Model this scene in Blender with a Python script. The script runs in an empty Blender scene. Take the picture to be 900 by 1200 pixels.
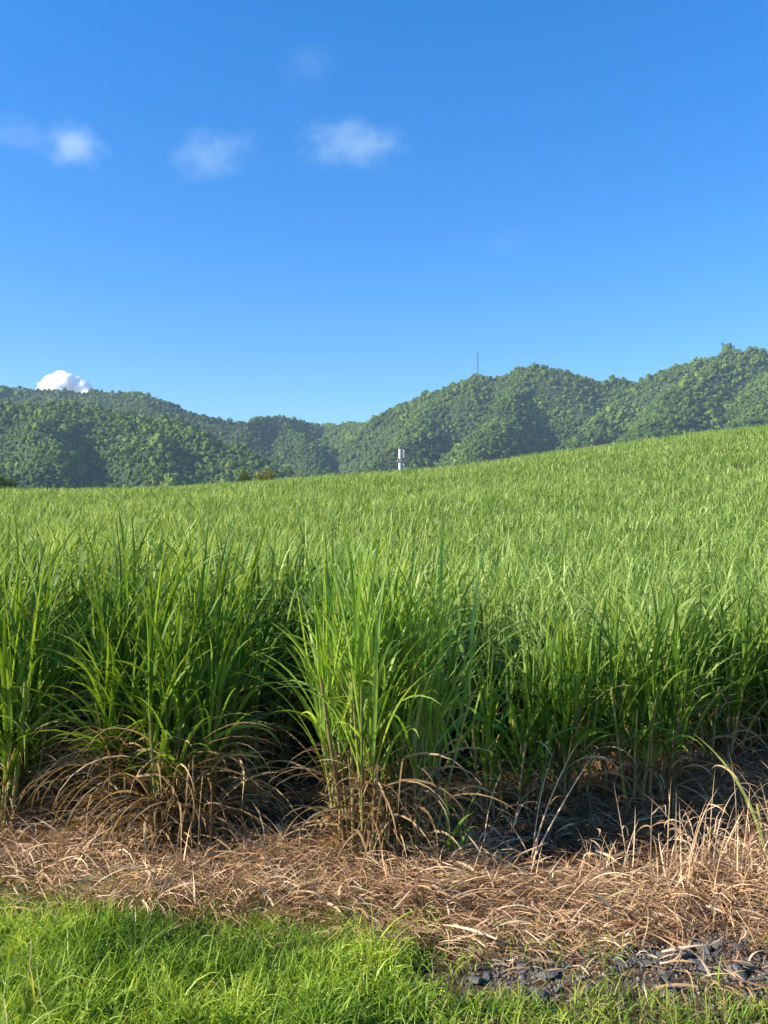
import bpy, math, random
import numpy as np
from mathutils import Vector

R = math.radians
C = bpy.context.scene.collection
SC = bpy.context.scene
rng = np.random.default_rng(7)

# ---------------------------------------------------------------- camera
F = 950.0                      # focal length in pixels of the 900x1200 frame
CAMZ = 2.5
PITCH = math.atan(40 / F)
cd = bpy.data.cameras.new('camera'); cam = bpy.data.objects.new('camera', cd); C.objects.link(cam)
cd.sensor_fit = 'VERTICAL'; cd.sensor_height = 36; cd.lens = 36 * F / 1200
cd.clip_start = 0.05; cd.clip_end = 20000
cam.location = (0, 0, CAMZ); cam.rotation_euler = (R(90) + PITCH, 0, 0)
SC.camera = cam

# ---------------------------------------------------------------- sky, sun, exposure
SUN_EL, SUN_AZ = 30.0, -106.0          # azimuth measured from +Y towards +X: the sun stands to the left, a little behind the camera
w = bpy.data.worlds.new("World"); SC.world = w; w.use_nodes = True
nt = w.node_tree; bg = nt.nodes['Background']
sky = nt.nodes.new('ShaderNodeTexSky'); sky.sky_type = 'NISHITA'; sky.sun_disc = False
sky.sun_elevation = R(SUN_EL); sky.sun_rotation = R(SUN_AZ)
sky.altitude = 300; sky.air_density = 1.0; sky.dust_density = 0.25; sky.ozone_density = 3.0
hs = nt.nodes.new('ShaderNodeHueSaturation'); hs.inputs['Saturation'].default_value = 1.62; hs.inputs['Hue'].default_value = 0.511
gm0 = nt.nodes.new('ShaderNodeGamma'); gm0.inputs['Gamma'].default_value = 0.75; hs.inputs['Value'].default_value = 1.42
nt.links.new(sky.outputs[0], gm0.inputs['Color']); nt.links.new(gm0.outputs[0], hs.inputs['Color']); nt.links.new(hs.outputs[0], bg.inputs['Color'])
bg.inputs['Strength'].default_value = 0.133
sl = bpy.data.lights.new('sun', 'SUN'); sl.energy = 5.0; sl.angle = R(0.55); sl.color = (1, 0.93, 0.80)
so = bpy.data.objects.new('sun', sl); C.objects.link(so)
sd = Vector((math.sin(R(SUN_AZ)) * math.cos(R(SUN_EL)), math.cos(R(SUN_AZ)) * math.cos(R(SUN_EL)), math.sin(R(SUN_EL))))
so.rotation_euler = sd.to_track_quat('Z', 'Y').to_euler(); so.location = sd * 50
SC.view_settings.view_transform = 'Standard'; SC.view_settings.look = 'None'
SC.view_settings.exposure = 0.95; SC.view_settings.gamma = 1
SC.cycles.volume_bounces = 3
SC.cycles.volume_step_rate = 1.0
SC.cycles.volume_max_steps = 64
SC.cycles.max_bounces = 8; SC.cycles.transparent_max_bounces = 8

# ---------------------------------------------------------------- helpers
def at(px, py, Y):
    """world point seen at a pixel of the photograph, at distance Y along the ground"""
    a = (px - 450) / F; b = (600 - py) / F
    cp, sp = math.cos(PITCH), math.sin(PITCH)
    dy = cp - b * sp; dz = sp + b * cp
    return np.array([a / dy * Y, Y, CAMZ + dz / dy * Y])

def vnoise(x, y, seed=0):
    """smooth 2-D value noise in -1..1"""
    x = np.asarray(x, float); y = np.asarray(y, float)
    xi = np.floor(x).astype(np.int64); yi = np.floor(y).astype(np.int64)
    fx = x - xi; fy = y - yi
    fx = fx * fx * (3 - 2 * fx); fy = fy * fy * (3 - 2 * fy)
    def h(a, b):
        n = (a * 374761393 + b * 668265263 + seed * 1442695041) & 0x7fffffff
        n = ((n ^ (n >> 13)) * 1274126177) & 0x7fffffff
        n = n ^ (n >> 16)
        return (n & 0xffff) / 32767.5 - 1
    return (h(xi, yi) * (1 - fx) + h(xi + 1, yi) * fx) * (1 - fy) + (h(xi, yi + 1) * (1 - fx) + h(xi + 1, yi + 1) * fx) * fy

def fbm(x, y, s=0, o=4):
    v = 0; a = 1; f = 1; n = 0
    for k in range(o):
        v = v + a * vnoise(x * f, y * f, s + k * 17); n += a; a *= 0.5; f *= 2.03
    return v / n

def mesh_np(name, V, Fq, mat, parent=None, attrs=None, smooth=True, loc=None):
    """V (n,3); Fq (m,3 or 4) ints -> linked mesh object"""
    V = np.ascontiguousarray(V, np.float32); Fq = np.ascontiguousarray(Fq, np.int32)
    me = bpy.data.meshes.new(name)
    me.vertices.add(len(V)); me.vertices.foreach_set('co', V.ravel())
    k = Fq.shape[1]
    me.loops.add(Fq.size); me.loops.foreach_set('vertex_index', Fq.ravel())
    me.polygons.add(len(Fq)); me.polygons.foreach_set('loop_start', np.arange(len(Fq), dtype=np.int32) * k)
    me.polygons.foreach_set('use_smooth', np.full(len(Fq), smooth, bool))
    me.update(calc_edges=True)
    for an, av in (attrs or {}).items():
        a = me.attributes.new(an, 'FLOAT', 'POINT'); a.data.foreach_set('value', np.ascontiguousarray(av, np.float32))
    me.materials.append(mat)
    o = bpy.data.objects.new(name, me); C.objects.link(o)
    if parent is not None: o.parent = parent
    if loc is not None: o.location = loc
    return o

class Acc:
    """collects pieces of one mesh"""
    def __init__(s): s.V = []; s.F = []; s.n = 0; s.A = {}
    def add(s, V, Fc, **at_):
        s.V.append(V); s.F.append(Fc + s.n); s.n += len(V)
        for k, v in at_.items(): s.A.setdefault(k, []).append(v)
    def build(s, name, mat, parent=None, smooth=True, loc=None):
        return mesh_np(name, np.concatenate(s.V), np.concatenate(s.F), mat, parent,
                       {k: np.concatenate(v) for k, v in s.A.items()}, smooth, loc)

def rr(a, b, n): return rng.uniform(a, b, n)

def blades(P, az, el, L, W, bend, segs=5, power=1.5, drift=0.0, tw0=0.0, tw1=0.0, dry=0.0, tint=None, fold=0.0, base=0.5):
    """arching tapered leaves, one row per leaf. returns V, F, tint, dry, along"""
    N = len(P)
    def arr(v): return np.broadcast_to(np.asarray(v, float), (N,)).astype(float)
    az, el, L, W, bend, drift, tw0, tw1, dry = map(arr, (az, el, L, W, bend, drift, tw0, tw1, dry))
    if tint is None: tint = rng.random(N)
    t = np.linspace(0, 1, segs + 1)[None, :]
    ang = el[:, None] - bend[:, None] * t ** power
    A = az[:, None] + drift[:, None] * t
    D = np.stack([np.cos(A) * np.cos(ang), np.sin(A) * np.cos(ang), np.sin(ang)], -1)
    step = (D[:, :-1] + D[:, 1:]) * 0.5 * (L / segs)[:, None, None]
    X = np.concatenate([np.zeros((N, 1, 3)), np.cumsum(step, 1)], 1) + P[:, None, :]
    S = np.stack([-np.sin(A), np.cos(A), np.zeros_like(A)], -1)
    Nn = np.cross(D, S)
    tw = tw0[:, None] + tw1[:, None] * t
    S2 = S * np.cos(tw)[..., None] + Nn * np.sin(tw)[..., None]
    N2 = np.cross(D, S2)
    prof = (base + (1 - base) * np.minimum(1, t * 3.5)) * (1 - t ** 2.4) + 0.02
    hw = 0.5 * W[:, None] * prof
    if fold > 0:
        cols = [X + S2 * hw[..., None] - N2 * (hw * fold)[..., None], X, X - S2 * hw[..., None] - N2 * (hw * fold)[..., None]]
    else:
        cols = [X + S2 * hw[..., None], X - S2 * hw[..., None]]
    k = len(cols)
    V = np.stack(cols, 2).reshape(-1, 3)
    idx = np.arange(N * (segs + 1) * k).reshape(N, segs + 1, k)
    a = idx[:, :-1, :-1]; b = idx[:, :-1, 1:]; c = idx[:, 1:, 1:]; d = idx[:, 1:, :-1]
    Fc = np.stack([a, b, c, d], -1).reshape(-1, 4)
    per = (segs + 1) * k
    tt = np.broadcast_to(t[0][None, :, None], (N, segs + 1, k)).reshape(-1)
    return V, Fc, dict(tint=np.repeat(tint, per), dry=np.repeat(dry, per), along=tt)

def tubes(P, D, L, r, sides=6, rings=5, sway=0.0, taper=0.8):
    """canes: slightly bent tubes. P base, D unit direction"""
    N = len(P); L = np.broadcast_to(L, (N,)); r = np.broadcast_to(r, (N,))
    t = np.linspace(0, 1, rings + 1)
    th = np.arange(sides) * 2 * math.pi / sides
    bend = rng.normal(0, 1, (N, 3)) * sway; bend[:, 2] = 0
    X = P[:, None, :] + D[:, None, :] * (L[:, None] * t)[..., None] + bend[:, None, :] * (t ** 2)[None, :, None]
    rad = r[:, None] * (1 - (1 - taper) * t)[None]
    ring = np.stack([np.cos(th), np.sin(th), np.zeros(sides)], -1)
    V = (X[:, :, None, :] + ring[None, None] * rad[..., None, None]).reshape(-1, 3)
    idx = np.arange(N * (rings + 1) * sides).reshape(N, rings + 1, sides)
    a = idx[:, :-1]; b = np.roll(a, -1, 2); d = idx[:, 1:]; c = np.roll(d, -1, 2)
    Fc = np.stack([a, b, c, d], -1).reshape(-1, 4)
    per = (rings + 1) * sides
    return V, Fc, dict(tint=np.repeat(rng.random(N), per), dry=np.repeat(rng.random(N), per),
                       along=np.tile(np.repeat(t, sides), N))

def tag(o, label=None, cat=None, group=None, kind=None):
    if label: o['label'] = label
    if cat: o['category'] = cat
    if group: o['group'] = group
    if kind: o['kind'] = kind
    return o

def empty(name, loc):
    e = bpy.data.objects.new(name, None); C.objects.link(e); e.location = tuple(float(v) for v in loc)
    e.empty_display_size = 0.2
    return e

# ---------------------------------------------------------------- materials
def new_mat(name):
    m = bpy.data.materials.new(name); m.use_nodes = True
    return m, m.node_tree, m.node_tree.nodes['Principled BSDF']

def ramp(nt, cols):
    r = nt.nodes.new('ShaderNodeValToRGB')
    e = r.color_ramp.elements
    while len(e) < len(cols): e.new(0.5)
    for i, (p, c) in enumerate(cols): e[i].position = p; e[i].color = (*c, 1)
    return r

def leaf_mat(name, green, dryc, trans=0.35, tipdry=0.0, rough=0.42, spec=0.4):
    m, nt, b = new_mat(name); L = nt.links.new
    t = nt.nodes.new('ShaderNodeAttribute'); t.attribute_name = 'tint'
    d = nt.nodes.new('ShaderNodeAttribute'); d.attribute_name = 'dry'
    al = nt.nodes.new('ShaderNodeAttribute'); al.attribute_name = 'along'
    g = ramp(nt, green); k = ramp(nt, dryc)
    L(t.outputs['Fac'], g.inputs[0]); L(t.outputs['Fac'], k.inputs[0])
    mx = nt.nodes.new('ShaderNodeMix'); mx.data_type = 'RGBA'
    fac = nt.nodes.new('ShaderNodeMath'); fac.operation = 'MULTIPLY_ADD'; fac.use_clamp = True
    pw = nt.nodes.new('ShaderNodeMath'); pw.operation = 'POWER'; pw.inputs[1].default_value = 4
    L(al.outputs['Fac'], pw.inputs[0]); L(pw.outputs[0], fac.inputs[0]); fac.inputs[1].default_value = tipdry
    L(d.outputs['Fac'], fac.inputs[2])
    L(fac.outputs[0], mx.inputs['Factor']); L(g.outputs[0], mx.inputs[6]); L(k.outputs[0], mx.inputs[7])
    # blotches along the leaf
    nz = nt.nodes.new('ShaderNodeTexNoise'); nz.inputs['Scale'].default_value = 9
    tc = nt.nodes.new('ShaderNodeTexCoord'); L(tc.outputs['Object'], nz.inputs['Vector'])
    mr = nt.nodes.new('ShaderNodeMapRange'); mr.inputs[1].default_value = .3; mr.inputs[2].default_value = .7
    mr.inputs[3].default_value = 0.8; mr.inputs[4].default_value = 1.2; L(nz.outputs[0], mr.inputs[0])
    hv = nt.nodes.new('ShaderNodeHueSaturation'); L(mx.outputs[2], hv.inputs['Color']); L(mr.outputs[0], hv.inputs['Value'])
    L(hv.outputs[0], b.inputs['Base Color']); b.inputs['Roughness'].default_value = rough
    b.inputs['Specular IOR Level'].default_value = spec
    tr = nt.nodes.new('ShaderNodeBsdfTranslucent')
    gm = nt.nodes.new('ShaderNodeMix'); gm.data_type = 'RGBA'; gm.blend_type = 'MULTIPLY'; gm.inputs['Factor'].default_value = 1
    L(hv.outputs[0], gm.inputs[6]); gm.inputs[7].default_value = (1.5, 1.35, 0.6, 1)
    L(gm.outputs[2], tr.inputs['Color'])
    ms = nt.nodes.new('ShaderNodeMixShader'); ms.inputs[0].default_value = trans
    L(b.outputs[0], ms.inputs[1]); L(tr.outputs[0], ms.inputs[2])
    L(ms.outputs[0], nt.nodes['Material Output'].inputs['Surface'])
    return m

DRY = [(0, (.11, .06, .025)), (.5, (.27, .17, .08)), (1, (.50, .36, .19))]
M = {}
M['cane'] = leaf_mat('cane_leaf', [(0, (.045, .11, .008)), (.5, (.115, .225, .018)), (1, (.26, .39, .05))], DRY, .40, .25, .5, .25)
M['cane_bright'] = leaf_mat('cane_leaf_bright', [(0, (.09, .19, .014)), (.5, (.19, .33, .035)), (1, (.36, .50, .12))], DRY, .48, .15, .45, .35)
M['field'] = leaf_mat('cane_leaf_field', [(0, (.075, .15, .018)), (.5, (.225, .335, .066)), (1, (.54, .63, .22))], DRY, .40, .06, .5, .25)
M['dryleaf'] = leaf_mat('dry_leaf', [(0, (.1, .06, .03)), (1, (.3, .2, .1))], DRY, .2, 0, .7, .2)
M['straw'] = leaf_mat('straw', [(0, (.15, .06, .022)), (.5, (.39, .235, .12)), (1, (.76, .56, .36))],
                      [(0, (.2, .2, .08)), (1, (.4, .38, .15))], .15, 0, .75, .15)
M['grass'] = leaf_mat('grass', [(0, (.06, .14, .012)), (.45, (.22, .36, .025)), (.8, (.42, .54, .06)), (1, (.58, .62, .16))],
                      [(0, (.22, .16, .06)), (1, (.5, .42, .2))], .38, .1, .5, .3)
M['stalk'] = leaf_mat('cane_stalk', [(0, (.10, .12, .03)), (1, (.30, .30, .08))],
                      [(0, (.11, .05, .028)), (1, (.30, .19, .10))], .0, 0, .5, .3)

def noise_mat(name, cols, scale, rough=.9, bump=0.3, detail=6, dist=.05):
    m, nt, b = new_mat(name); L = nt.links.new
    tc = nt.nodes.new('ShaderNodeTexCoord')
    nz = nt.nodes.new('ShaderNodeTexNoise'); nz.inputs['Scale'].default_value = scale; nz.inputs['Detail'].default_value = detail
    L(tc.outputs['Object'], nz.inputs['Vector']); r = ramp(nt, cols); L(nz.outputs[0], r.inputs[0]); L(r.outputs[0], b.inputs['Base Color'])
    b.inputs['Roughness'].default_value = rough; b.inputs['Specular IOR Level'].default_value = .2
    n2 = nt.nodes.new('ShaderNodeTexNoise'); n2.inputs['Scale'].default_value = scale * 4; n2.inputs['Detail'].default_value = 8
    L(tc.outputs['Object'], n2.inputs['Vector'])
    bp = nt.nodes.new('ShaderNodeBump'); bp.inputs['Strength'].default_value = bump; bp.inputs['Distance'].default_value = dist
    L(n2.outputs[0], bp.inputs['Height']); L(bp.outputs[0], b.inputs['Normal'])
    return m
M['soil'] = noise_mat('soil', [(.3, (.03, .018, .010)), (.5, (.085, .052, .032)), (.7, (.18, .125, .08))], 14, bump=.9, detail=9, dist=.03)
M['stone'] = noise_mat('basalt', [(.3, (.06, .055, .05)), (.55, (.18, .165, .14)), (.75, (.38, .35, .30))], 9, .85, .6, 8, .02)
M['bark'] = noise_mat('bark', [(.3, (.08, .06, .04)), (.7, (.22, .18, .13))], 6)
M['white_paint'] = noise_mat('white_paint', [(.3, (.80, .74, .60)), (.7, (.87, .82, .70))], 3, .45, .05)
M['dark_steel'] = noise_mat('dark_steel', [(.3, (.03, .03, .035)), (.7, (.06, .06, .065))], 3, .6, .05)
M['steel'] = noise_mat('galvanised_steel', [(.3, (.22, .23, .24)), (.7, (.36, .37, .38))], 3, .5, .05)

# forest crown: each crown has its own hue
def crown_mat(name, cols, scale=.35, dist=1.2):
    m, nt, b = new_mat(name); L = nt.links.new
    t = nt.nodes.new('ShaderNodeAttribute'); t.attribute_name = 'tint'
    g = ramp(nt, cols); L(t.outputs['Fac'], g.inputs[0])
    tc = nt.nodes.new('ShaderNodeTexCoord')
    nz = nt.nodes.new('ShaderNodeTexNoise'); nz.inputs['Scale'].default_value = scale; nz.inputs['Detail'].default_value = 5
    nz.inputs['Roughness'].default_value = .65
    L(tc.outputs['Object'], nz.inputs['Vector'])
    mr = nt.nodes.new('ShaderNodeMapRange'); mr.inputs[1].default_value = .3; mr.inputs[2].default_value = .7
    mr.inputs[3].default_value = .75; mr.inputs[4].default_value = 1.25; L(nz.outputs[0], mr.inputs[0])
    hv = nt.nodes.new('ShaderNodeHueSaturation'); L(g.outputs[0], hv.inputs['Color']); L(mr.outputs[0], hv.inputs['Value'])
    L(hv.outputs[0], b.inputs['Base Color']); b.inputs['Roughness'].default_value = .8; b.inputs['Specular IOR Level'].default_value = .15
    bp = nt.nodes.new('ShaderNodeBump'); bp.inputs['Strength'].default_value = 1; bp.inputs['Distance'].default_value = dist
    L(nz.outputs[0], bp.inputs['Height']); L(bp.outputs[0], b.inputs['Normal'])
    return m
M['forest'] = crown_mat('forest_crowns', [(0, (.045, .085, .012)), (.5, (.115, .175, .022)), (.85, (.185, .25, .034)), (1, (.25, .30, .05))])
M['hill'] = noise_mat('hill_ground', [(.3, (.025, .042, .014)), (.7, (.06, .085, .025))], .05, .9, .5, 8, 3)

# ---------------------------------------------------------------- terrain heights
HC = 2.2
SIL = [(-500, 585), (-200, 576), (0, 572), (100, 571), (200, 568), (300, 562), (400, 554), (472, 550), (600, 537), (700, 523), (800, 512), (900, 500), (1000, 492), (1300, 480)]
YC = 90.0; RR = 120.0
_sx = np.array([(p - 450) / F * YC for p, _ in SIL])
_sz = np.array([at(450, q, YC)[2] - HC for _, q in SIL])
def ground_z(x, y):
    x = np.asarray(x, float); y = np.asarray(y, float)
    t = np.clip((y - 7) / (RR - 7), 0, 1); g = t * t * (3 - 2 * t) / 0.84
    g = g * (1 - .35 * np.clip((y - RR) / 300, 0, 1))
    z = np.interp(x, _sx, _sz) * g
    z = z + 0.25 * fbm(x / 9, y / 9, 3, 2) * np.clip((y - 9) / 10, 0, 1) * np.clip(1 - (y - 150) / 100, 0.2, 1)
    # a low bank of trash under the cane on the right
    z = z + 0.30 * np.exp(-((x - 3.4) / 1.8) ** 2 - ((y - 8.2) / 1.1) ** 2)
    z = z + 0.05 * fbm(x * .9, y * .9, 5, 3) * np.clip((y - 2) / 3, 0, 1) * np.clip(1 - (y - 14) / 6, 0, 1)
    return z

def ground():
    ys = np.concatenate([np.linspace(-60, 1, 12), np.linspace(1.5, 14, 90), np.geomspace(14.4, 420, 90), np.geomspace(460, 6000, 14)])
    xs0 = np.concatenate([-np.geomspace(6000, 6, 50), np.linspace(-5.8, 5.8, 90), np.geomspace(6, 6000, 50)])
    X, Y = np.meshgrid(xs0, ys)
    Z = ground_z(X, Y)
    V = np.stack([X, Y, Z], -1).reshape(-1, 3)
    ny, nx = X.shape
    i = np.arange(ny * nx).reshape(ny, nx)
    Fc = np.stack([i[:-1, :-1], i[:-1, 1:], i[1:, 1:], i[1:, :-1]], -1).reshape(-1, 4)
    o = mesh_np('ground', V, Fc, M['soil']); tag(o, kind='structure')
ground()

# ---------------------------------------------------------------- hills
def line(pts): return np.array([at(a, b, d) for a, b, d in pts])
RIDGES = [
    (line([(-420, 452, 1500), (-200, 446, 1560), (0, 454, 1600), (60, 457, 1600), (110, 461, 1600), (160, 463, 1600), (200, 472, 1560), (240, 489, 1520), (278, 496, 1500), (330, 491, 1650), (385, 503, 1750)]), .62),
    (line([(-420, 470, 900), (-200, 466, 960), (0, 476, 1000), (75, 477, 1010), (150, 486, 1000), (200, 497, 960), (250, 512, 930), (300, 535, 900), (345, 570, 860), (400, 610, 820)]), .66),
    (line([(385, 503, 1750), (430, 495, 1560), (480, 475, 1480), (530, 453, 1440), (560, 443, 1420), (590, 446, 1420), (612, 435, 1420), (635, 431, 1400), (655, 438, 1400), (690, 450, 1420), (720, 447, 1420), (745, 450, 1420), (790, 432, 1380), (850, 414, 1330), (880, 414, 1320), (905, 422, 1320), (1000, 440, 1330), (1200, 430, 1380), (1500, 440, 1400)]), .66),
    (line([(540, 455, 1440), (490, 500, 1250), (440, 545, 1080), (400, 585, 950)]), .75),
    (line([(632, 434, 1400), (600, 475, 1260), (570, 510, 1120), (540, 560, 950)]), .8),
    (line([(745, 452, 1420), (720, 480, 1280), (690, 515, 1120), (650, 570, 930)]), .8),
    (line([(850, 416, 1330), (810, 450, 1200), (760, 500, 1020), (720, 550, 880)]), .8),
    (line([(905, 422, 1320), (900, 455, 1150), (870, 500, 980), (850, 560, 840)]), .85),
    (line([(160, 465, 1600), (190, 480, 1400), (230, 508, 1200)]), .75),
    (line([(75, 479, 1010), (60, 505, 900), (40, 560, 760)]), .75),
    (line([(175, 492, 980), (180, 520, 880), (190, 575, 760)]), .75),
    (line([(330, 493, 1650), (350, 510, 1450), (370, 545, 1250)]), .75),
]
def hill_z(x, y):
    shp = x.shape; x = x.ravel(); y = y.ravel()
    wx = x + 16 * fbm(x / 130, y / 130, 21, 3); wy = y + 30 * fbm(x / 130, y / 130, 31, 3)
    out = np.full(x.shape, -200.0); dm = np.full(x.shape, 1e9)
    for ri, (P, s) in enumerate(RIDGES):
        main = ri < 3
        for a, b in zip(P[:-1], P[1:]):
            d = b - a; l2 = d[0] ** 2 + d[1] ** 2
            t = np.clip(((wx - a[0]) * d[0] + (wy - a[1]) * d[1]) / l2, 0, 1)
            dist = np.hypot(wx - a[0] - t * d[0], wy - a[1] - t * d[1])
            if main: dm = np.minimum(dm, dist)
            z = a[2] + t * d[2] - (1.32 if main else 1.2) * s * (np.sqrt(dist ** 2 + 15 ** 2) - 15)
            h = np.clip(.5 + .5 * (z - out) / 14, 0, 1)       # soft union
            out = out * (1 - h) + z * h + 14 * h * (1 - h) * .5
    out = out + (13 * fbm(x / 120, y / 120, 41, 3) - 12 * np.abs(fbm(x / 150, y / 210, 47, 2)) + 3)  * np.clip((out - 10) / 60, 0, 1) * np.clip(dm / 70, .22, 1) * 1.25
    return out.reshape(shp)

def hills():
    xs = np.arange(-1400, 1401, 11.0); ys = np.arange(560, 1900, 11.0)
    X, Y = np.meshgrid(xs, ys); Z = np.maximum(hill_z(X, Y), -6)
    ny, nx = X.shape; i = np.arange(ny * nx).reshape(ny, nx)
    Fc = np.stack([i[:-1, :-1], i[:-1, 1:], i[1:, 1:], i[1:, :-1]], -1).reshape(-1, 4)
    o = mesh_np('hills', np.stack([X, Y, Z], -1).reshape(-1, 3), Fc, M['hill']); tag(o, kind='structure')
hills()

def ico(sub):
    import bmesh
    bm = bmesh.new(); bmesh.ops.create_icosphere(bm, subdivisions=sub, radius=1)
    bm.verts.ensure_lookup_table()
    V = np.array([v.co[:] for v in bm.verts]); Fc = np.array([[v.index for v in f.verts] for f in bm.faces]); bm.free()
    return V, Fc

def forest():
    bv, bf = ico(2)                                   # 42 verts
    st = 5.6
    xs = np.arange(-1150, 1150, st); ys = np.arange(600, 1800, st)
    X, Y = np.meshgrid(xs, ys); X = X + rng.uniform(-.5, .5, X.shape) * st; Y = Y + rng.uniform(-.5, .5, Y.shape) * st
    X = X.ravel(); Y = Y.ravel()
    Z = hill_z(X, Y); e = 6.0
    dzy = (hill_z(X, Y + e) - hill_z(X, Y - e)) / (2 * e)
    elev = (Z - CAMZ) / Y
    keep = (Z > 5) & (np.abs(X) < .60 * Y + 60) & (dzy > -.2) & (elev > .045)
    X, Y, Z = X[keep], Y[keep], Z[keep]
    u = X / Y; el = Z / Y                             # leave out crowns hidden well behind the front hill
    order = np.argsort(Y); bins = np.clip(((u + .7) / 1.4 * 420).astype(int), 0, 419); mx = np.full(420, -1.0); ok = np.zeros(len(X), bool)
    for k in order:
        b = bins[k]
        if el[k] > mx[b] - .006: ok[k] = True
        if el[k] > mx[b]: mx[b] = el[k]
    X, Y, Z = X[ok], Y[ok], Z[ok]; N = len(X)
    print('forest crowns', N)
    r = 2.25 * np.exp(rng.normal(0, .42, N)) * (1 + .3 * fbm(X / 60, Y / 60, 77, 2))
    tint = np.clip(.42 + .35 * fbm(X / 50, Y / 50, 60, 3) + .45 * fbm(X / 190, Y / 190, 61, 2) + rng.normal(0, .11, N), 0, 1)
    lift = r * rr(.1, .9, N)
    acc = Acc()
    # dark inner body of each crown
    jit = 1 + rng.normal(0, .2, (N, len(bv))); a = rr(0, 6.28, N); ca, sa = np.cos(a), np.sin(a)
    Vb = bv[None] * jit[..., None]
    V = np.stack([Vb[..., 0] * ca[:, None] - Vb[..., 1] * sa[:, None], Vb[..., 0] * sa[:, None] + Vb[..., 1] * ca[:, None], Vb[..., 2] * rr(.7, 1.2, N)[:, None]], -1) * (r * .86)[:, None, None]
    V[..., 0] += X[:, None]; V[..., 1] += Y[:, None]; V[..., 2] += (Z + lift)[:, None]
    acc.add(V.reshape(-1, 3), (bf[None] + (np.arange(N) * len(bv))[:, None, None]).reshape(-1, 3), tint=np.repeat(tint, len(bv)))
    # leafy sprays standing out of it
    q = 18; i = np.repeat(np.arange(N), q); m = len(i)
    d = rng.normal(0, 1, (m, 3)); d[:, 1] -= .5; d[:, 2] = np.abs(d[:, 2]) * .9 + .05; d /= np.linalg.norm(d, axis=1)[:, None]
    c = np.stack([X[i], Y[i], Z[i] + lift[i]], -1) + d * (r[i] * rr(.75, 1.12, m))[:, None]
    nrm = d + rng.normal(0, .45, (m, 3)); nrm /= np.linalg.norm(nrm, axis=1)[:, None]
    t1 = np.cross(nrm, rng.normal(0, 1, (m, 3))); t1 /= np.linalg.norm(t1, axis=1)[:, None] + 1e-9; t2 = np.cross(nrm, t1)
    s1 = (r[i] * rr(.16, .38, m))[:, None]; s2 = (r[i] * rr(.16, .38, m))[:, None]
    T = np.stack([c + t1 * s1, c - t1 * s1 * .6 + t2 * s2, c - t1 * s1 * .6 - t2 * s2], 1)
    acc.add(T.reshape(-1, 3), np.arange(m * 3).reshape(m, 3), tint=np.repeat(np.clip(tint[i] + rng.normal(0, .1, m), 0, 1), 3))
    o = acc.build('forest', M['forest'], smooth=False)
    tag(o, 'dense green forest canopy covering the hills behind the cane field', 'forest', kind='stuff')
forest()

# ---------------------------------------------------------------- haze
def box_mesh(name, lo, hi, mat):
    x0, y0, z0 = lo; x1, y1, z1 = hi
    V = np.array([(x0, y0, z0), (x1, y0, z0), (x1, y1, z0), (x0, y1, z0), (x0, y0, z1), (x1, y0, z1), (x1, y1, z1), (x0, y1, z1)])
    Fc = np.array([(3, 2, 1, 0), (4, 5, 6, 7), (0, 1, 5, 4), (1, 2, 6, 5), (2, 3, 7, 6), (3, 0, 4, 7)])
    return mesh_np(name, V, Fc, mat, smooth=False)
hm = bpy.data.materials.new('haze'); hm.use_nodes = True; n = hm.node_tree
n.nodes.remove(n.nodes['Principled BSDF'])
pv = n.nodes.new('ShaderNodeVolumePrincipled'); pv.inputs['Color'].default_value = (.56, .76, 1, 1); pv.inputs['Density'].default_value = .0001
pv.inputs['Anisotropy'].default_value = 0.0
n.links.new(pv.outputs[0], n.nodes['Material Output'].inputs['Volume'])
HAZE = True
if HAZE:
    tag(box_mesh('haze', (-6100, -70, -8), (6100, 6100, 372), hm), 'thin pale blue haze in the air in front of the hills', 'haze', kind='stuff')

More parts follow.
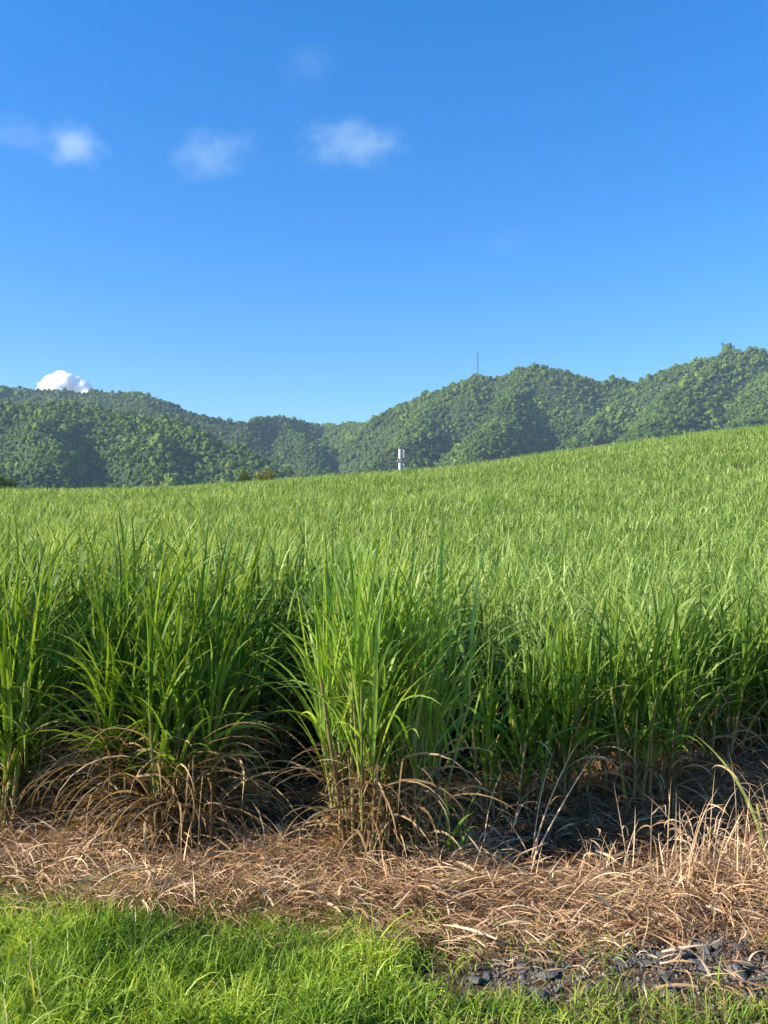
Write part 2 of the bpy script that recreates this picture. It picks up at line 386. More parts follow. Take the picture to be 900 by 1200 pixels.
# ---------------------------------------------------------------- clouds
def cloud(px, py, Y, wpx, hpx, dens, label, seed, nscale=1.6, thr=.42, soft=.25, rot=0):
    c = at(px, py, Y); rx = wpx / F * Y / 2; rz = hpx / F * Y / 2; ry = rx * .8
    m = bpy.data.materials.new('cloud_vapour'); m.use_nodes = True; n = m.node_tree; L = n.links.new
    n.nodes.remove(n.nodes['Principled BSDF'])
    pv = n.nodes.new('ShaderNodeVolumePrincipled'); pv.inputs['Color'].default_value = (1.15, 1.36, 1.12, 1)
    pv.inputs['Anisotropy'].default_value = .1
    tc = n.nodes.new('ShaderNodeTexCoord')
    ln = n.nodes.new('ShaderNodeVectorMath'); ln.operation = 'LENGTH'; L(tc.outputs['Object'], ln.inputs[0])
    mp = n.nodes.new('ShaderNodeMapping'); mp.inputs['Location'].default_value = (seed * 3.7, seed * 1.3, 0)
    mp.inputs['Scale'].default_value = (1, 1, .62); L(tc.outputs['Object'], mp.inputs['Vector'])
    nz = n.nodes.new('ShaderNodeTexNoise'); nz.inputs['Scale'].default_value = nscale; nz.inputs['Detail'].default_value = 7
    nz.inputs['Roughness'].default_value = .74
    L(mp.outputs[0], nz.inputs['Vector'])
    # density = smooth( noise - radius )
    a = n.nodes.new('ShaderNodeMath'); a.operation = 'MULTIPLY_ADD'; L(ln.outputs['Value'], a.inputs[0]); a.inputs[1].default_value = -.6; L(nz.outputs[0], a.inputs[2])
    mr = n.nodes.new('ShaderNodeMapRange'); mr.interpolation_type = 'SMOOTHSTEP'
    L(a.outputs[0], mr.inputs[0]); mr.inputs[1].default_value = thr - .33; mr.inputs[2].default_value = thr - .33 + soft
    mr.inputs[3].default_value = 0; mr.inputs[4].default_value = dens / (2 * ry)
    L(mr.outputs[0], pv.inputs['Density']); L(pv.outputs[0], n.nodes['Material Output'].inputs['Volume'])
    V, Fc = ico(4)
    o = mesh_np('cloud', V * 1.02, Fc, m); o.location = tuple(c); o.scale = (rx, ry, rz); o.rotation_euler = (0, R(rot), 0)
    tag(o, label, 'cloud', 'small clouds in the blue sky')
cloud(86, 171, 3600, 140, 88, .8, 'small white puffy cloud in the upper left of the sky', 1, 2.3, .45, .34)
cloud(18, 156, 3700, 170, 56, .26, 'faint torn wisp of cloud at the left edge of the sky', 2, 3.2, .46, .3)
cloud(246, 181, 3600, 200, 74, .5, 'thin stretched cloud between the puffy cloud and the broadest one', 3, 2.6, .44, .34, rot=-14)
cloud(411, 170, 3600, 220, 84, .72, 'broadest of the high clouds, right of the others', 4, 2.6, .44, .34)
cloud(362, 78, 3800, 140, 100, .12, 'very faint smudge of cloud highest in the sky', 5, 2.6, .46, .36)
cloud(590, 284, 3800, 160, 60, .09, 'barely visible veil of cloud low in the right half of the sky', 8, 2.2, .46, .36)

def cumulus():
    m, nt, b = new_mat('cumulus'); b.inputs['Base Color'].default_value = (.93, .93, .94, 1); b.inputs['Roughness'].default_value = 1
    b.inputs['Specular IOR Level'].default_value = 0; b.inputs['Subsurface Weight'].default_value = 1; b.inputs['Subsurface Scale'].default_value = 45; b.inputs['Subsurface Radius'].default_value = (1, 1, 1)
    Y = 5200.0; c = at(76, 462, Y); s = Y / F
    V0, F0 = ico(4); a = Acc(); g = np.random.default_rng(12)
    lobes = [(-22, -2, 13), (-13, 10, 13), (-3, 14, 13), (-4, 0, 20), (12, 8, 14), (22, 4, 12), (30, -3, 9), (-28, -10, 8), (7, 12, 11), (38, -12, 6), (20, -10, 14)]
    for k in range(60):
        x = g.uniform(-30, 34); lobes.append((x, g.uniform(-4, 24 - abs(x + 3) * .6), g.uniform(2.2, 5)))
    for x, z, r in lobes:
        n = 1 + .09 * fbm(V0[:, 0] * 2.2 + x, V0[:, 2] * 2.2 + V0[:, 1] * 1.7 + z, 5, 4)
        a.add(V0 * (n * r * s)[:, None] + np.array([x * s, g.uniform(-8, 4) * s, z * s]), F0)
    o = a.build('cloud', m, loc=tuple(c)); md = o.modifiers.new('r', 'REMESH'); md.mode = 'VOXEL'; md.voxel_size = .55 * s; md.use_smooth_shade = True
    tag(o, 'bright white cumulus rising behind the left forested ridge', 'cloud', 'small clouds in the blue sky')
cumulus()

# ---------------------------------------------------------------- sugar cane field (the mass behind the front clumps)
def canopy_h(x, y):
    """height of the cane tops above the ground"""
    left = np.clip(.5 - x / 3.2, 0, 1)
    near = np.clip(1 - (y - 9) / 9, 0, 1)
    base = 2.25 + near * (left * .36 - (1 - left) * .36)
    return base + .20 * fbm(x / 3.1, y / 3.1, 90, 3) + .15 * fbm(x / 14, y / 11, 91, 2) * np.clip((y - 12) / 20, 0, 1)

def track_x(y): return 1.02 + .006 * (y - 30)
def front_y(x): return np.interp(x, [-7, -3.8, -1.5, .6, 1.6, 3.2, 5, 9], [7.6, 7.7, 7.9, 8.2, 8.3, 8.3, 8.4, 8.4]) + 1.5 * np.exp(-((x + .95) / .5) ** 2) + 1.3 * np.exp(-((x - 1.3) / .6) ** 2) + 1.4 * np.exp(-((x + 2.65) / .4) ** 2)

def field():
    acc = Acc()
    def tier(y0, y1, rows, step, nl, segs, wmul, low, lm, stalk):
        xs = np.arange(-.56 * y1 - 4, .56 * y1 + 4, rows); ys = np.arange(y0, y1, step)
        X, Y = np.meshgrid(xs, ys); X = X.ravel(); Y = Y.ravel()
        X = X + rng.normal(0, .15, len(X)); Y = Y + rng.uniform(-.5, .5, len(Y)) * step
        k = (np.abs(X) < .56 * Y + 3) & (Y > front_y(X))
        tw = .24
        k &= ~((np.abs(X - track_x(Y)) < tw) & (Y > 12) & (Y < 60) & (rng.random(len(X)) < .88))
        # gaps where a stool has failed
        k &= rng.random(len(X)) > .04
        X, Y = X[k], Y[k]; n = len(X)
        Z = ground_z(X, Y); H = canopy_h(X, Y) * rr(.88, 1.1, n)
        i = np.repeat(np.arange(n), nl); m = len(i)
        q = rng.random(m)                       # 0 low leaf .. 1 top leaf
        q = low + (1 - low) * q
        hx = X[i] + rng.normal(0, .2 + .15 * (lm < .9), m); hy = Y[i] + rng.normal(0, .16 + .1 * (lm < .9), m)
        L = rr(.75, 1.35, m) * (.8 + .2 * q) * lm
        top = H[i]
        root = np.maximum(top - L * .85 - (1 - q) * top * .5, .05)
        P = np.stack([hx, hy, Z[i] + root], -1)
        az = rr(0, 6.283, m)
        el = R(1) * (62 + 20 * q + rng.normal(0, 6 + 8 * (lm < .9), m))
        bend = R(1) * np.clip(rng.gamma(2.2, 20, m) + (1 - q) * 55, 5, 170)
        bend = np.minimum(bend, R(150))
        dry = np.where((q < .3) & (rng.random(m) < .5), rr(.4, 1, m), 0.0)
        tint = np.clip(rng.normal(.48, .27, m) + .18 * fbm(hx / 2.5, hy / 2.5, 33, 2), 0, 1)
        V, Fc, A = blades(P, az, el, L, rr(.024, .042, m) * wmul, bend, segs, 1.8, rng.normal(0, .3, m),
                          rr(-1.2, 1.2, m), rng.normal(0, .8, m), dry, tint, 0, .6)
        # lean with the wind, towards the right
        V[:, 0] += .05 * np.clip(V[:, 2] - ground_z(V[:, 0], V[:, 1]) - 1, 0, 2) ** 2
        acc.add(V, Fc, **A)
        if stalk:
            j = np.repeat(np.arange(n), 5); mm = len(j)
            P = np.stack([X[j] + rng.normal(0, .12, mm), Y[j] + rng.normal(0, .1, mm), Z[j] - .02], -1)
            D = np.stack([rng.normal(0, .1, mm), rng.normal(0, .1, mm), np.ones(mm)], -1)
            V, Fc, A = tubes(P, D, H[j] * rr(.4, .6, mm), rr(.010, .016, mm), 5, 3, .05)
            A['dry'] = np.clip(A['dry'], .5, 1); acc.add(V, Fc, **A)
        print('tier', n, m)
    tier(7.6, 15, .8, .32, 84, 6, 1.0, 0, 1.0, True)
    tier(15, 32, 1.2, .42, 44, 5, 1.15, .2, .82, False)
    tier(32, 62, 1.2, .50, 42, 4, 1.25, .3, .62, False)
    tier(62, 118, 1.3, .62, 32, 3, 1.55, .4, .55, False)
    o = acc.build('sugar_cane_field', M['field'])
    tag(o, 'dense green sugar cane field rising to the skyline below the forested hills', 'cane field', kind='stuff')
field()

# ---------------------------------------------------------------- front clumps of cane
def cane_clump(px, by, H, rad, ns, nlf, mat, label, lean=(0, 0), dryn=8, erect=1.0, dark=0.0, wid=1.0, Y=None, drylen=1.0, stalkf=.46, lo=.34):
    d = at(px, by, 1.0); Yb = Y or CAMZ / max(1e-3, -(d[2] - CAMZ))
    x0 = at(px, by, Yb)[0]; z0 = float(ground_z(x0, Yb))
    e = empty('cane_clump', (x0, Yb, z0))
    tag(e, label, 'sugar cane', 'sugar cane clumps along the front of the field')
    th = rr(0, 6.283, ns); q = np.sqrt(rng.random(ns)) * rad
    P = np.stack([q * np.cos(th), q * np.sin(th) * .7, np.full(ns, -.03)], -1)
    D = np.stack([np.cos(th) * q / rad * .17 + lean[0] + rng.normal(0, .05, ns), np.sin(th) * q / rad * .13 + lean[1] + rng.normal(0, .05, ns), np.ones(ns)], -1)
    D /= np.linalg.norm(D, axis=1)[:, None]
    Ls = H * rr(stalkf * .85, stalkf * 1.15, ns)
    V, Fc, A = tubes(P, D, Ls, rr(.011, .017, ns), 7, 6, .02); A['dry'] = np.clip(rng.random(len(A['dry'])) * 0 + np.repeat(rr(.1, 1, ns), 7 * 7) - A['along'] * .5, 0, 1)
    a = Acc(); a.add(V, Fc, **A); a.build('stalks', M['stalk'], e)
    # green leaves, alternating up each stalk
    i = np.repeat(np.arange(ns), nlf); m = len(i)
    k = np.tile(np.arange(nlf), ns) / max(1, nlf - 1)
    s = (lo + (1 - lo) * k) * Ls[i]
    Pl = P[i] + D[i] * s[:, None]
    az = rr(0, 6.283, ns)[i] + np.tile(np.arange(nlf), ns) * math.pi + rng.normal(0, .5, m)
    L = H * rr(.34, .60, m) * (.78 + .22 * k)
    el = R(1) * np.clip(66 + 20 * k + rng.normal(0, 6, m), 35, 89)
    bend = R(1) * np.clip((1 - k) * 75 + rng.gamma(2.0, 17, m) * (1.5 - .7 * k), 4, 165) / erect
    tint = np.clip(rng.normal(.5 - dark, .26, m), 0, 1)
    dry = np.where(rng.random(m) < .07 * (1 - k), rr(.3, .9, m), 0)
    a = Acc(); V, Fc, A = blades(Pl, az, el, L, rr(.022, .040, m) * wid, bend, 10, 1.9, rng.normal(0, .35, m), rr(-.9, .9, m), rng.normal(0, 1.0, m), dry, tint, .35, .55)
    V[:, 0] += .035 * np.clip(V[:, 2] - 1, 0, 2) ** 2
    a.add(V, Fc, **A); a.build('green_leaves', mat, e)
    # dead leaves hanging at the foot
    if dryn:
        i = np.repeat(np.arange(ns), dryn); m = len(i)
        s = rng.random(m) ** 1.4 * .55 * Ls[i]
        Pl = P[i] + D[i] * s[:, None]
        a = Acc(); V, Fc, A = blades(Pl, rr(0, 6.283, m), R(1) * rng.normal(58, 16, m), rr(.35, .95, m) * drylen, rr(.012, .026, m),
                                     R(1) * rr(70, 165, m), 8, 1.2, rng.normal(0, .7, m), rr(-1, 1, m), rng.normal(0, 1.6, m), 1.0, np.clip(rng.normal(.55, .28, m), 0, 1), .4, .6)
        V[:, 2] = np.maximum(V[:, 2], .012 + .05 * rng.random(len(V)))
        a.add(V, Fc, **A); a.build('dry_leaves', M['dryleaf'], e)
    return e

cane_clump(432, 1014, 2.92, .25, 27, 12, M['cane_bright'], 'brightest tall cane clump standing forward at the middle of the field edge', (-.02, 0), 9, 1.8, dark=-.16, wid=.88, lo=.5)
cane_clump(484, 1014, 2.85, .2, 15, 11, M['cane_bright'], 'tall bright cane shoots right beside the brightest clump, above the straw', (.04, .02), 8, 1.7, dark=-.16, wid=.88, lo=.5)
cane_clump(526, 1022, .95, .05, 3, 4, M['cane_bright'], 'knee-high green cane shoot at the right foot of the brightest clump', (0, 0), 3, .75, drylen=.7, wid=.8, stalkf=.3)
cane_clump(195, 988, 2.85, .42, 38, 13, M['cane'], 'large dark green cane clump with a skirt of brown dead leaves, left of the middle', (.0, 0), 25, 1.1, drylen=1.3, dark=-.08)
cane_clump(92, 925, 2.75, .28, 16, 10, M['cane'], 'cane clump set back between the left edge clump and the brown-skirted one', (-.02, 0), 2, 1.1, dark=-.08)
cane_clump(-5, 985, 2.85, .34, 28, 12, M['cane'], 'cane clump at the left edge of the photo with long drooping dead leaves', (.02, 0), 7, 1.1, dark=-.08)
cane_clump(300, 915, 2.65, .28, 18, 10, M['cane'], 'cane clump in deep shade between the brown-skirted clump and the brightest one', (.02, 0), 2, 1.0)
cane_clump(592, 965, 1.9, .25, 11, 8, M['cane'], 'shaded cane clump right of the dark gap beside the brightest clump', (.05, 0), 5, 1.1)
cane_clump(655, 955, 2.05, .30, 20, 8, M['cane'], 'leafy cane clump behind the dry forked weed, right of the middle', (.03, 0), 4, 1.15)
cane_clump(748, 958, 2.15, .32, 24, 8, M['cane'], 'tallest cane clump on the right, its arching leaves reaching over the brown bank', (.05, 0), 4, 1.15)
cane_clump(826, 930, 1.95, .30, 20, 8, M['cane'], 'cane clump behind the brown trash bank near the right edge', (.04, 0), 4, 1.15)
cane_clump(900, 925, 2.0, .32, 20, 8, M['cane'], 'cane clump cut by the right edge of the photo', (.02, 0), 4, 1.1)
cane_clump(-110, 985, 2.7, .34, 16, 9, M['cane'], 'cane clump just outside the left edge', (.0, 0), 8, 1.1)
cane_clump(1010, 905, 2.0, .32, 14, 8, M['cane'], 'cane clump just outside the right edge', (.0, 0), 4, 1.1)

# the leaning half-dry cane at the right edge
def leaning():
    b = at(903, 1000, 6.3); x0, y0 = b[0], b[1]; z0 = float(ground_z(x0, y0))
    e = empty('leaning_cane', (x0, y0, z0)); tag(e, 'single yellowing cane leaf stem leaning in from the right edge above the dry weeds', 'sugar cane')
    V, Fc, A = blades(np.array([[0, 0, 0.]]), 2.9, R(80), 1.2, .045, R(45), 12, 1.5, 0, .3, .6, .25, np.array([.9]), .35, .7)
    a = Acc(); a.add(V, Fc, **A); a.build('green_leaf', M['cane_bright'], e)
    V, Fc, A = tubes(np.array([[0, 0, -.02]]), np.array([[-.16, 0, .98]]), .55, .014, 7, 5, .01); A['dry'][:] = .4
    a = Acc(); a.add(V, Fc, **A); a.build('stalk', M['stalk'], e)
    m = 7
    V, Fc, A = blades(np.array([[-.16, 0, .98]]) * rr(.1, .55, m)[:, None], rr(0, 6.28, m), R(1) * rr(30, 70, m), rr(.25, .55, m), .014, R(1) * rr(60, 150, m), 7, 1.2, 0, 0, 1, 1, None, .3)
    a = Acc(); a.add(V, Fc, **A); a.build('dry_leaves', M['dryleaf'], e)
leaning()

# dry weeds
def weed(px, by, H, n, label, mat='straw', spread=.06, dry=0.0, br=2, azs=None, Y=None):
    d = at(px, by, 1.0); Yb = Y or CAMZ / (CAMZ - d[2]); x0 = at(px, by, Yb)[0]; z0 = float(ground_z(x0, Yb))
    e = empty('dry_weed', (x0, Yb, z0)); tag(e, label, 'dry weed', 'dry weeds in front of the cane')
    P = np.stack([rng.normal(0, spread, n), rng.normal(0, spread, n), np.full(n, -.02)], -1)
    az = rr(0, 6.283, n) if azs is None else np.array(azs)
    el = R(1) * rng.normal(76, 9, n); L = H * rr(.6, 1.1, n); bd = R(1) * rr(5, 60, n)
    a = Acc(); V, Fc, A = blades(P, az, el, L, rr(.008, .014, n), bd, 9, 1.6, rng.normal(0, .3, n), rr(-1, 1, n), 0, dry, np.clip(rng.normal(.75, .2, n), 0, 1), .6, .9)
    if n <= 40:
        for q in range(n):
            a = Acc(); c = len(V) // n; f = len(Fc) // n
            a.add(V[q * c:(q + 1) * c], Fc[:f], **{kk: vv[q * c:(q + 1) * c] for kk, vv in A.items()}); a.build('stem', M[mat], e)
    else:
        a.add(V, Fc, **A); a.build('stems', M[mat], e)
    X = V.reshape(n, 10, 3, 3)[:, :, 1]
    m = n * br; i = np.repeat(np.arange(n), br); j = rng.integers(2, 9, m)
    V, Fc, A = blades(X[i, j], rr(0, 6.283, m), R(1) * rr(10, 70, m), H * rr(.15, .4, m), rr(.006, .014, m), R(1) * rr(30, 150, m), 6, 1.3, rng.normal(0, .6, m), 0, rng.normal(0, 1.5, m), dry, np.clip(rng.normal(.7, .2, m), 0, 1), .3, .6)
    a = Acc(); a.add(V, Fc, **A); a.build('leaves', M[mat], e)
weed(622, 1020, 1.05, 4, 'dry forked weed standing alone in the dark gap', azs=[.2, 1.2, 3.0, .5], spread=.02)
weed(566, 1012, .75, 3, 'dry arching grass stem just right of the knee-high cane shoot', azs=[3.1, 2.8, 0], spread=.03)
weed(700, 1035, .45, 12, 'low clump of pale dry weeds under the brown bank')
weed(735, 1048, .75, 7, 'upright pale dry stalks left of the right-hand weed thicket')
weed(800, 1052, .8, 16, 'branching dry weeds in the middle of the right-hand thicket', spread=.12)
weed(848, 1058, .85, 20, 'tall straw-coloured weeds near the right edge beside the bank', spread=.13)
weed(893, 1062, 1.05, 26, 'dense golden dry weed tuft at the right edge of the photo', spread=.13)
weed(655, 1052, .32, 9, 'small crisp tuft of dry weeds in front of the dark gap', spread=.08)
weed(768, 1072, .34, 14, 'short dry tuft just above the dark stones', spread=.14)

# ---------------------------------------------------------------- straw, grass verge
def straw_edge(x): return np.interp(x, [-6, -2.6, -1.2, 0, 1, 2.2, 6], [5.9, 5.88, 5.6, 5.2, 4.85, 4.6, 4.45])

def straw():
    acc = Acc()
    # heaped tufts of fallen trash, each combed its own way
    def tufts(n, xr, yr, nb, H, Lm, tm):
        cx = rr(*xr, n); cy = rr(*yr, n)
        keep = cy > straw_edge(cx) + rng.normal(0, .12, n)
        keep &= ~((cx > .6) & (cy < 5.15 + .15 * (cx - 1)) & (rng.random(n) < .88))
        if yr[0] < 6.5 and H > .1: keep &= ~((cx > .75) & (cy > 6.05 + .5 * np.clip(cx - 2.0, 0, 1)))
        cx, cy = cx[keep], cy[keep]; n = len(cx)
        dirn = 2.6 * fbm(cx * .8, cy * 1.1, 51, 2) + rng.normal(0, .5, n)
        dirn = np.where(rng.random(n) < .5, dirn, dirn + math.pi)
        hump = np.clip(H * (.55 + .6 * fbm(cx * 1.3, cy * 1.6, 52, 2)), .015, 1)
        i = np.repeat(np.arange(n), nb); m = len(i)
        x = cx[i] + rng.normal(0, .11, m); y = cy[i] + rng.normal(0, .09, m)
        hump = np.where(cx > .8, hump * .55, hump)
        P = np.stack([x, y, ground_z(x, y) + rng.random(m) * hump[i]], -1)
        L = rr(.10, .36, m) * Lm
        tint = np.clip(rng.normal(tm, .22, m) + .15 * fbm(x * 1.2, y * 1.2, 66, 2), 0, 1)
        V, Fc, A = blades(P, dirn[i] + rng.normal(0, .42, m), R(1) * rng.normal(24, 18, m), L, rr(.003, .011, m), R(1) * rr(20, 130, m), 5, 1.2,
                          rng.normal(0, .6, m), rr(-1.2, 1.2, m), rng.normal(0, 1.5, m), np.where(rng.random(m) < .05, .8, 0), tint, 0, .5)
        V[:, 2] = np.maximum(V[:, 2], ground_z(V[:, 0], V[:, 1]) + .004)
        acc.add(V, Fc, **A)
    tufts(1300, (-5, 5), (4.5, 6.75), 38, .13, 1.0, .55)
    tufts(800, (-5, 5), (5.55, 6.75), 36, .30, 1.4, .6)       # the thick swath
    tufts(520, (-5.5, 6), (6.6, 9.5), 22, .08, 1.0, .12)      # trash inside the cane, on the bank; dark matting with shade in the tint
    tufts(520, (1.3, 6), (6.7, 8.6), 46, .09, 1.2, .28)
    tufts(850, (-.3, 4), (4.3, 5.4), 12, .03, .55, .62)       # thin scatter over the stones
    n = 1500; x = rr(-5, 5, n); y = rr(4.6, 7.2, n); k = y > straw_edge(x) - .1; x, y = x[k], y[k]; n = len(x)
    V, Fc, A = blades(np.stack([x, y, ground_z(x, y) + rr(.05, .22, n) * np.where(x > .8, .55, 1)], -1), rr(0, 6.283, n), R(1) * rng.normal(12, 16, n), rr(.12, .42, n), rr(.008, .019, n), R(1) * rr(0, 70, n), 7, 1.2,
                      rng.normal(0, .7, n), rr(-1, 1, n), rng.normal(0, 2.2, n), 0, np.clip(rng.normal(.62, .3, n), 0, 1), .25, .8)
    V[:, 2] = np.maximum(V[:, 2], ground_z(V[:, 0], V[:, 1]) + .004); acc.add(V, Fc, **A)
    n = 260; x = rr(-5, 5, n); y = rr(4.7, 7.4, n); k = y > straw_edge(x); x, y = x[k], y[k]; n = len(x)
    a = rr(0, 6.283, n); D = np.stack([np.cos(a), np.sin(a), rng.normal(0, .2, n)], -1)
    V, Fc, A = tubes(np.stack([x, y, ground_z(x, y) + rr(.03, .17, n) * np.where(x > .8, .5, 1)], -1), D, rr(.08, .35, n), rr(.005, .011, n), 5, 3, .02, 1.0)
    A['dry'] = A['dry'] * 0; A['tint'] = A['tint'] * .6; acc.add(V, Fc, **A)
    o = acc.build('straw_litter', M['straw'])
    tag(o, 'strip of tangled brown dry cane leaves between the cane and the green verge', 'straw', kind='stuff')
straw()

def grass():
    acc = Acc()
    def layer(n, nb, H, x0, x1, y0, y1, sp, dryp):
        cx = rr(x0, x1, n); cy = rr(y0, y1, n)
        e = straw_edge(cx) + .32 * fbm(cx * 1.6, cy * 1.6, 8, 3)
        p = np.clip((e - cy) / .6 + .25, 0.0, 1)
        # thinner among the stones on the right
        p = p * np.clip(1 - .55 * np.clip((cx + .2) / 1.0, 0, 1), 0, 1) * np.where((cx > .25) & (cy > 4.58), .25, 1.35)
        keep = rng.random(n) < p; cx, cy, pp = cx[keep], cy[keep], p[keep]; n = len(cx)
        hh = H * (1 + .55 * fbm(cx * 1.7, cy * 1.7, 14, 2)) * (.55 + .45 * pp)
        i = np.repeat(np.arange(n), nb); m = len(i)
        x = cx[i] + rng.normal(0, sp, m); y = cy[i] + rng.normal(0, sp, m)
        P = np.stack([x, y, ground_z(x, y) - .005], -1)
        L = hh[i] * rr(.6, 1.4, m)
        dry = np.where(rng.random(m) < dryp + .35 * (1 - pp[i]) + .3 * np.clip((x - .1) / 1.2, 0, 1), rr(.4, 1, m), 0)
        tint = np.clip(rng.normal(.48, .2, m) + .6 * fbm(x * 1.3, y * 2.2, 15, 3), 0, 1)
        V, Fc, A = blades(P, rr(0, 6.283, m), R(1) * rng.normal(68, 13, m), L, rr(.004, .011, m), R(1) * rr(20, 140, m), 5, 1.4, rng.normal(0, .4, m),
                          rr(-.8, .8, m), rng.normal(0, .8, m), dry, tint, 0, .6)
        acc.add(V, Fc, **A)
    layer(4600, 26, .15, -5, 5, 2.9, 5.9, .055, .08)
    layer(260, 12, .12, -.2, 4.5, 4.2, 5.3, .05, .35)
    layer(420, 20, .21, -5, 1.0, 3.2, 5.3, .04, .03)
    layer(160, 5, .30, -5, 4, 3.2, 5.6, .03, .5)
    # thin half-dry grass creeping into the straw
    n = 900; cx = rr(-5, 5, n); cy = straw_edge(cx) + rng.normal(.12, .28, n); k = rng.random(n) < np.clip(1 - 1.1 * (cx - .1), .12, 1); cx, cy = cx[k], cy[k]; n = len(cx); i = np.repeat(np.arange(n), 14); m = len(i)
    x = cx[i] + rng.normal(0, .06, m); y = cy[i] + rng.normal(0, .06, m)
    V, Fc, A = blades(np.stack([x, y, ground_z(x, y) + .02], -1), rr(0, 6.283, m), R(1) * rng.normal(60, 18, m), rr(.07, .2, m), rr(.003, .008, m), R(1) * rr(20, 130, m), 5, 1.4,
                      rng.normal(0, .5, m), 0, rng.normal(0, 1, m), np.where(rng.random(m) < .5, rr(.5, 1, m), 0), np.clip(rng.normal(.5, .22, m), 0, 1), 0, .6)
    acc.add(V, Fc, **A)
    o = acc.build('verge_grass', M['grass'])
    tag(o, 'bright green verge grass along the bottom of the picture', 'grass', kind='stuff')
grass()

# ---------------------------------------------------------------- stones
def stone_mesh(seed, name='stone'):
    r = np.random.default_rng(seed); V, Fc = ico(3)
    for _ in range(14):                       # chop facets
        d = r.normal(0, 1, 3); d /= np.linalg.norm(d); h = r.uniform(.45, .75)
        s = V @ d; V = V - np.outer(np.maximum(s - h, 0) * .98, d)
    V = V * np.array([1, r.uniform(.6, .9), r.uniform(.45, .8)]) * (1 + .05 * fbm(V[:, 0] * 3 + seed, V[:, 1] * 3 + V[:, 2] * 2, 9, 3))[:, None]
    return V, Fc
protos = []
def place_stone(px, py, s, label, k):
    d = at(px, py, 1.0); Yb = CAMZ / (CAMZ - d[2]); x = at(px, py, Yb)[0]; z = float(ground_z(x, Yb))
    if len(protos) < 7:
        V, Fc = stone_mesh(100 + len(protos)); o = mesh_np('stone', V, Fc, M['stone'], smooth=False); protos.append(o)
    else:
        o = protos[k % 7].copy(); C.objects.link(o)
    o.location = (x, Yb, z + s * .2); o.scale = (s * random.uniform(.9, 1.3), s * random.uniform(.8, 1.1), s * random.uniform(.5, .8))
    o.rotation_euler = (random.uniform(-.3, .3), random.uniform(-.3, .3), random.uniform(0, 6.28))
    tag(o, label, 'stone', 'dark stones at the edge of the straw')
random.seed(5)
place_stone(612, 1136, .055, 'roundest dark stone, leftmost of the stones below the straw', 0)
place_stone(780, 1142, .075, 'large grey stone in the middle of the stone patch', 1)
place_stone(862, 1146, .10, 'largest dark stone near the right edge of the stone patch', 2)
S = 'small dark grey angular stone lying in the loose stone patch between straw and grass'
for k in range(260):
    px = random.uniform(545, 930); f = (px - 545) / 385
    py = random.gauss(1130, 20)
    if 1085 + 25 * (1 - f) < py < 1172: place_stone(px, py, min(.085, .016 * math.exp(abs(random.gauss(0, .75)))), S, k)

def gravel():
    V0, F0 = ico(1); n = 9000
    V0 = V0[None] * (1 + rng.normal(0, .18, (n, len(V0), 1)))
    x = rr(.3, 4.2, n); y = rr(4.3, 5.4, n); s = rr(.004, .015, n)
    k = rng.random(n) < np.clip((y - 4.3) / .3, 0, 1) * np.clip((x - .3) / .6, 0, 1) * (.6 + .6 * fbm(x * 2, y * 2, 70, 2))
    V0, x, y, s = V0[k], x[k], y[k], s[k]; n = len(x)
    V = V0 * (s[:, None] * rr(.6, 1.2, n * 3).reshape(n, 3))[:, None, :] + np.stack([x, y, ground_z(x, y) + s * .3], -1)[:, None, :]
    Fc = F0[None] + (np.arange(n) * V0.shape[1])[:, None, None]
    o = mesh_np('gravel', V.reshape(-1, 3), Fc.reshape(-1, 3), M['stone'], smooth=False)
    tag(o, 'loose grey gravel between the larger dark stones', 'gravel', kind='stuff')
gravel()

# ---------------------------------------------------------------- far things: antenna tower, mast, trees
def cyl(a, x, y, z0, z1, r0, r1=None, sides=14):
    r1 = r0 if r1 is None else r1
    th = np.arange(sides) * 2 * math.pi / sides
    V = np.concatenate([np.stack([x + r0 * np.cos(th), y + r0 * np.sin(th), np.full(sides, z0)], -1),
                        np.stack([x + r1 * np.cos(th), y + r1 * np.sin(th), np.full(sides, z1)], -1),
                        [[x, y, z0]], [[x, y, z1]]])
    i = np.arange(sides); j = (i + 1) % sides
    T = np.concatenate([np.stack([i, j, j + sides], -1), np.stack([i, j + sides, i + sides], -1),
                        np.stack([j, i, np.full(sides, 2 * sides)], -1), np.stack([i + sides, j + sides, np.full(sides, 2 * sides + 1)], -1)])
    a.add(V, T)
def boxa(a, c, s):
    cx, cy, cz = c; sx, sy, sz = (v / 2 for v in s)
    V = np.array([(cx + i * sx, cy + j * sy, cz + k * sz) for k in (-1, 1) for i, j in ((-1, -1), (1, -1), (1, 1), (-1, 1))])
    q = [(3, 2, 1, 0), (4, 5, 6, 7), (0, 1, 5, 4), (1, 2, 6, 5), (2, 3, 7, 6), (3, 0, 4, 7)]
    a.add(V, np.array([t for f in q for t in ((f[0], f[1], f[2]), (f[0], f[2], f[3]))]))

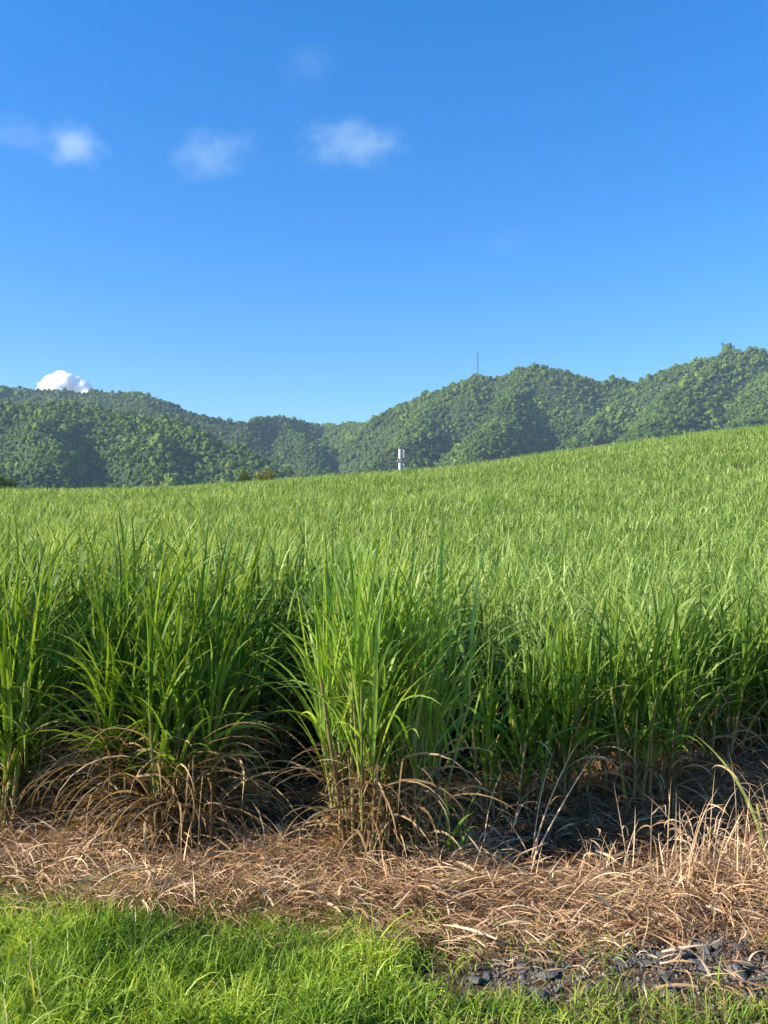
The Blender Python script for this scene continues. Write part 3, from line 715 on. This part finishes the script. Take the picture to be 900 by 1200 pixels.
def tower():
    Y = 230.0; s = Y / F
    x0 = at(470.5, 550, Y)[0]; z0 = float(ground_z(x0, Y))
    zt = at(470, 526.5, Y)[2] - z0; za = at(470, 538, Y)[2] - z0; zb = at(470, 543, Y)[2] - z0; zc = at(470, 557, Y)[2] - z0
    e = empty('antenna_tower', (x0, Y, z0)); tag(e, 'slim telecom tower with white drum-shaped antennas rising above the cane skyline', 'antenna tower')
    a = Acc(); cyl(a, -.1, .35, -.3, zt - .3, .14, .09); a.build('pole', M['steel'], e, False)
    for x, y, w, z1, z2 in ((-.45, -.45, .38, za, zt), (.62, -.35, .22, za + .2, zt - .15), 
                            (-.45, -.45, .40, zc, zb), (.62, -.35, .2, zc + .3, zb - .2)):
        a = Acc(); cyl(a, x, y, z1, z2, w, sides=18); a.build('panel_antenna', M['white_paint'], e, False)
    a = Acc(); zm = (za + zb) / 2
    cyl(a, 0, 0, zm - .12, zm + .12, .55); boxa(a, (-.75, -.2, zm + .12), (.55, .5, .5)); a.build('collar', M['steel'], e, False)
    a = Acc(); boxa(a, (-1.05, -.2, zm + .1), (.32, .5, .55)); a.build('radio_box', M['white_paint'], e, False)
    for zz in (za + .5, zt - .5, zc + .6, zb - .5):
        a = Acc(); boxa(a, (.05, 0, zz), (1.3, .07, .07)); boxa(a, (.05, 0, zz + .002), (.07, 1.1, .066)); a.build('bracket', M['steel'], e, False)
tower()

def mast():
    Y = 1415.0; p = at(560, 436, Y); zg = float(hill_z(np.array([p[0]]), np.array([Y]))[0])
    e = empty('radio_mast', (p[0], Y, zg)); tag(e, 'thin lattice radio mast on the ridge of the middle hill', 'radio mast')
    H = at(560, 411, Y)[2] - zg
    a = Acc(); w = .8
    for x, y in ((-w, -w), (w, -w), (0, w)): cyl(a, x, y, -1, H - 4, .25, .22, 6)
    for k in range(int((H - 5) / 2)):
        boxa(a, (0, -w, 1 + k * 2.0), (2 * w, .1, .1))
    a.build('lattice', M['dark_steel'], e, False)
    a = Acc(); cyl(a, 0, 0, H - 4, H, .27, .16, 6); a.build('whip', M['dark_steel'], e, False)
mast()

M['treeleaf'] = leaf_mat('tree_leaf', [(0, (.04, .075, .015)), (.5, (.08, .13, .025)), (1, (.17, .19, .04))], DRY, .25, 0, .6, .2)
M['treeleaf_yellow'] = leaf_mat('tree_leaf_yellow', [(0, (.10, .12, .02)), (.5, (.17, .18, .03)), (1, (.30, .27, .06))], DRY, .3, 0, .6, .2)
def tree(px, py_top, Y, wpx, label, mat, nleaf=2600):
    p = at(px, py_top, Y); z0 = float(ground_z(p[0], Y)); H = p[2] - z0; rw = wpx / F * Y / 2
    e = empty('tree', (p[0], Y, z0)); tag(e, label, 'tree')
    a = Acc(); n = 1
    V, Fc, _ = tubes(np.array([[0, 0, -.2]]), np.array([[0, 0, 1.]]), H * .7, .035 * H, 8, 6, .2, .5); a.add(V, Fc)
    lim = 7; az = np.arange(lim) * 2.4
    D = np.stack([np.cos(az) * .7, np.sin(az) * .7, np.full(lim, .75)], -1)
    P = np.stack([np.zeros(lim), np.zeros(lim), H * np.linspace(.35, .6, lim)], -1)
    V, Fc, _ = tubes(P, D, rw * .9, .013 * H, 6, 4, .2, .4); a.add(V, Fc); a.build('trunk', M['bark'], e)
    nc = 26; cc = rng.normal(0, 1, (nc, 3)); cc /= np.linalg.norm(cc, axis=1)[:, None]
    cc = cc * (rng.random((nc, 1)) ** .5) * np.array([rw * .85, rw * .85, H * .22]) + np.array([0, 0, H * .74])
    i = rng.integers(0, nc, nleaf); o = rng.normal(0, 1, (nleaf, 3)) * np.array([rw * .17, rw * .17, H * .05])
    a = Acc(); V, Fc, A = blades(cc[i] + o, rr(0, 6.283, nleaf), R(1) * rr(-30, 70, nleaf), rr(.25, .6, nleaf), rr(.18, .35, nleaf), R(1) * rr(0, 60, nleaf), 2, 1.2, 0, rr(-1, 1, nleaf), 0, 0, np.clip(rng.normal(.5, .25, nleaf), 0, 1), 0, .7)
    a.add(V, Fc, **A); a.build('crown', mat, e)
tree(312, 547, 200, 26, 'yellow-green small tree poking above the cane skyline left of the tower', M['treeleaf_yellow'])
tree(288, 551, 205, 22, 'olive-green small tree just left of the yellow-green one on the skyline', M['treeleaf'])
tree(4, 556, 190, 34, 'dark bushy tree on the skyline at the left edge of the photo', M['treeleaf'])
tree(136, 567, 200, 12, 'tiny dark treetop just showing above the skyline on the left', M['treeleaf'], 900)
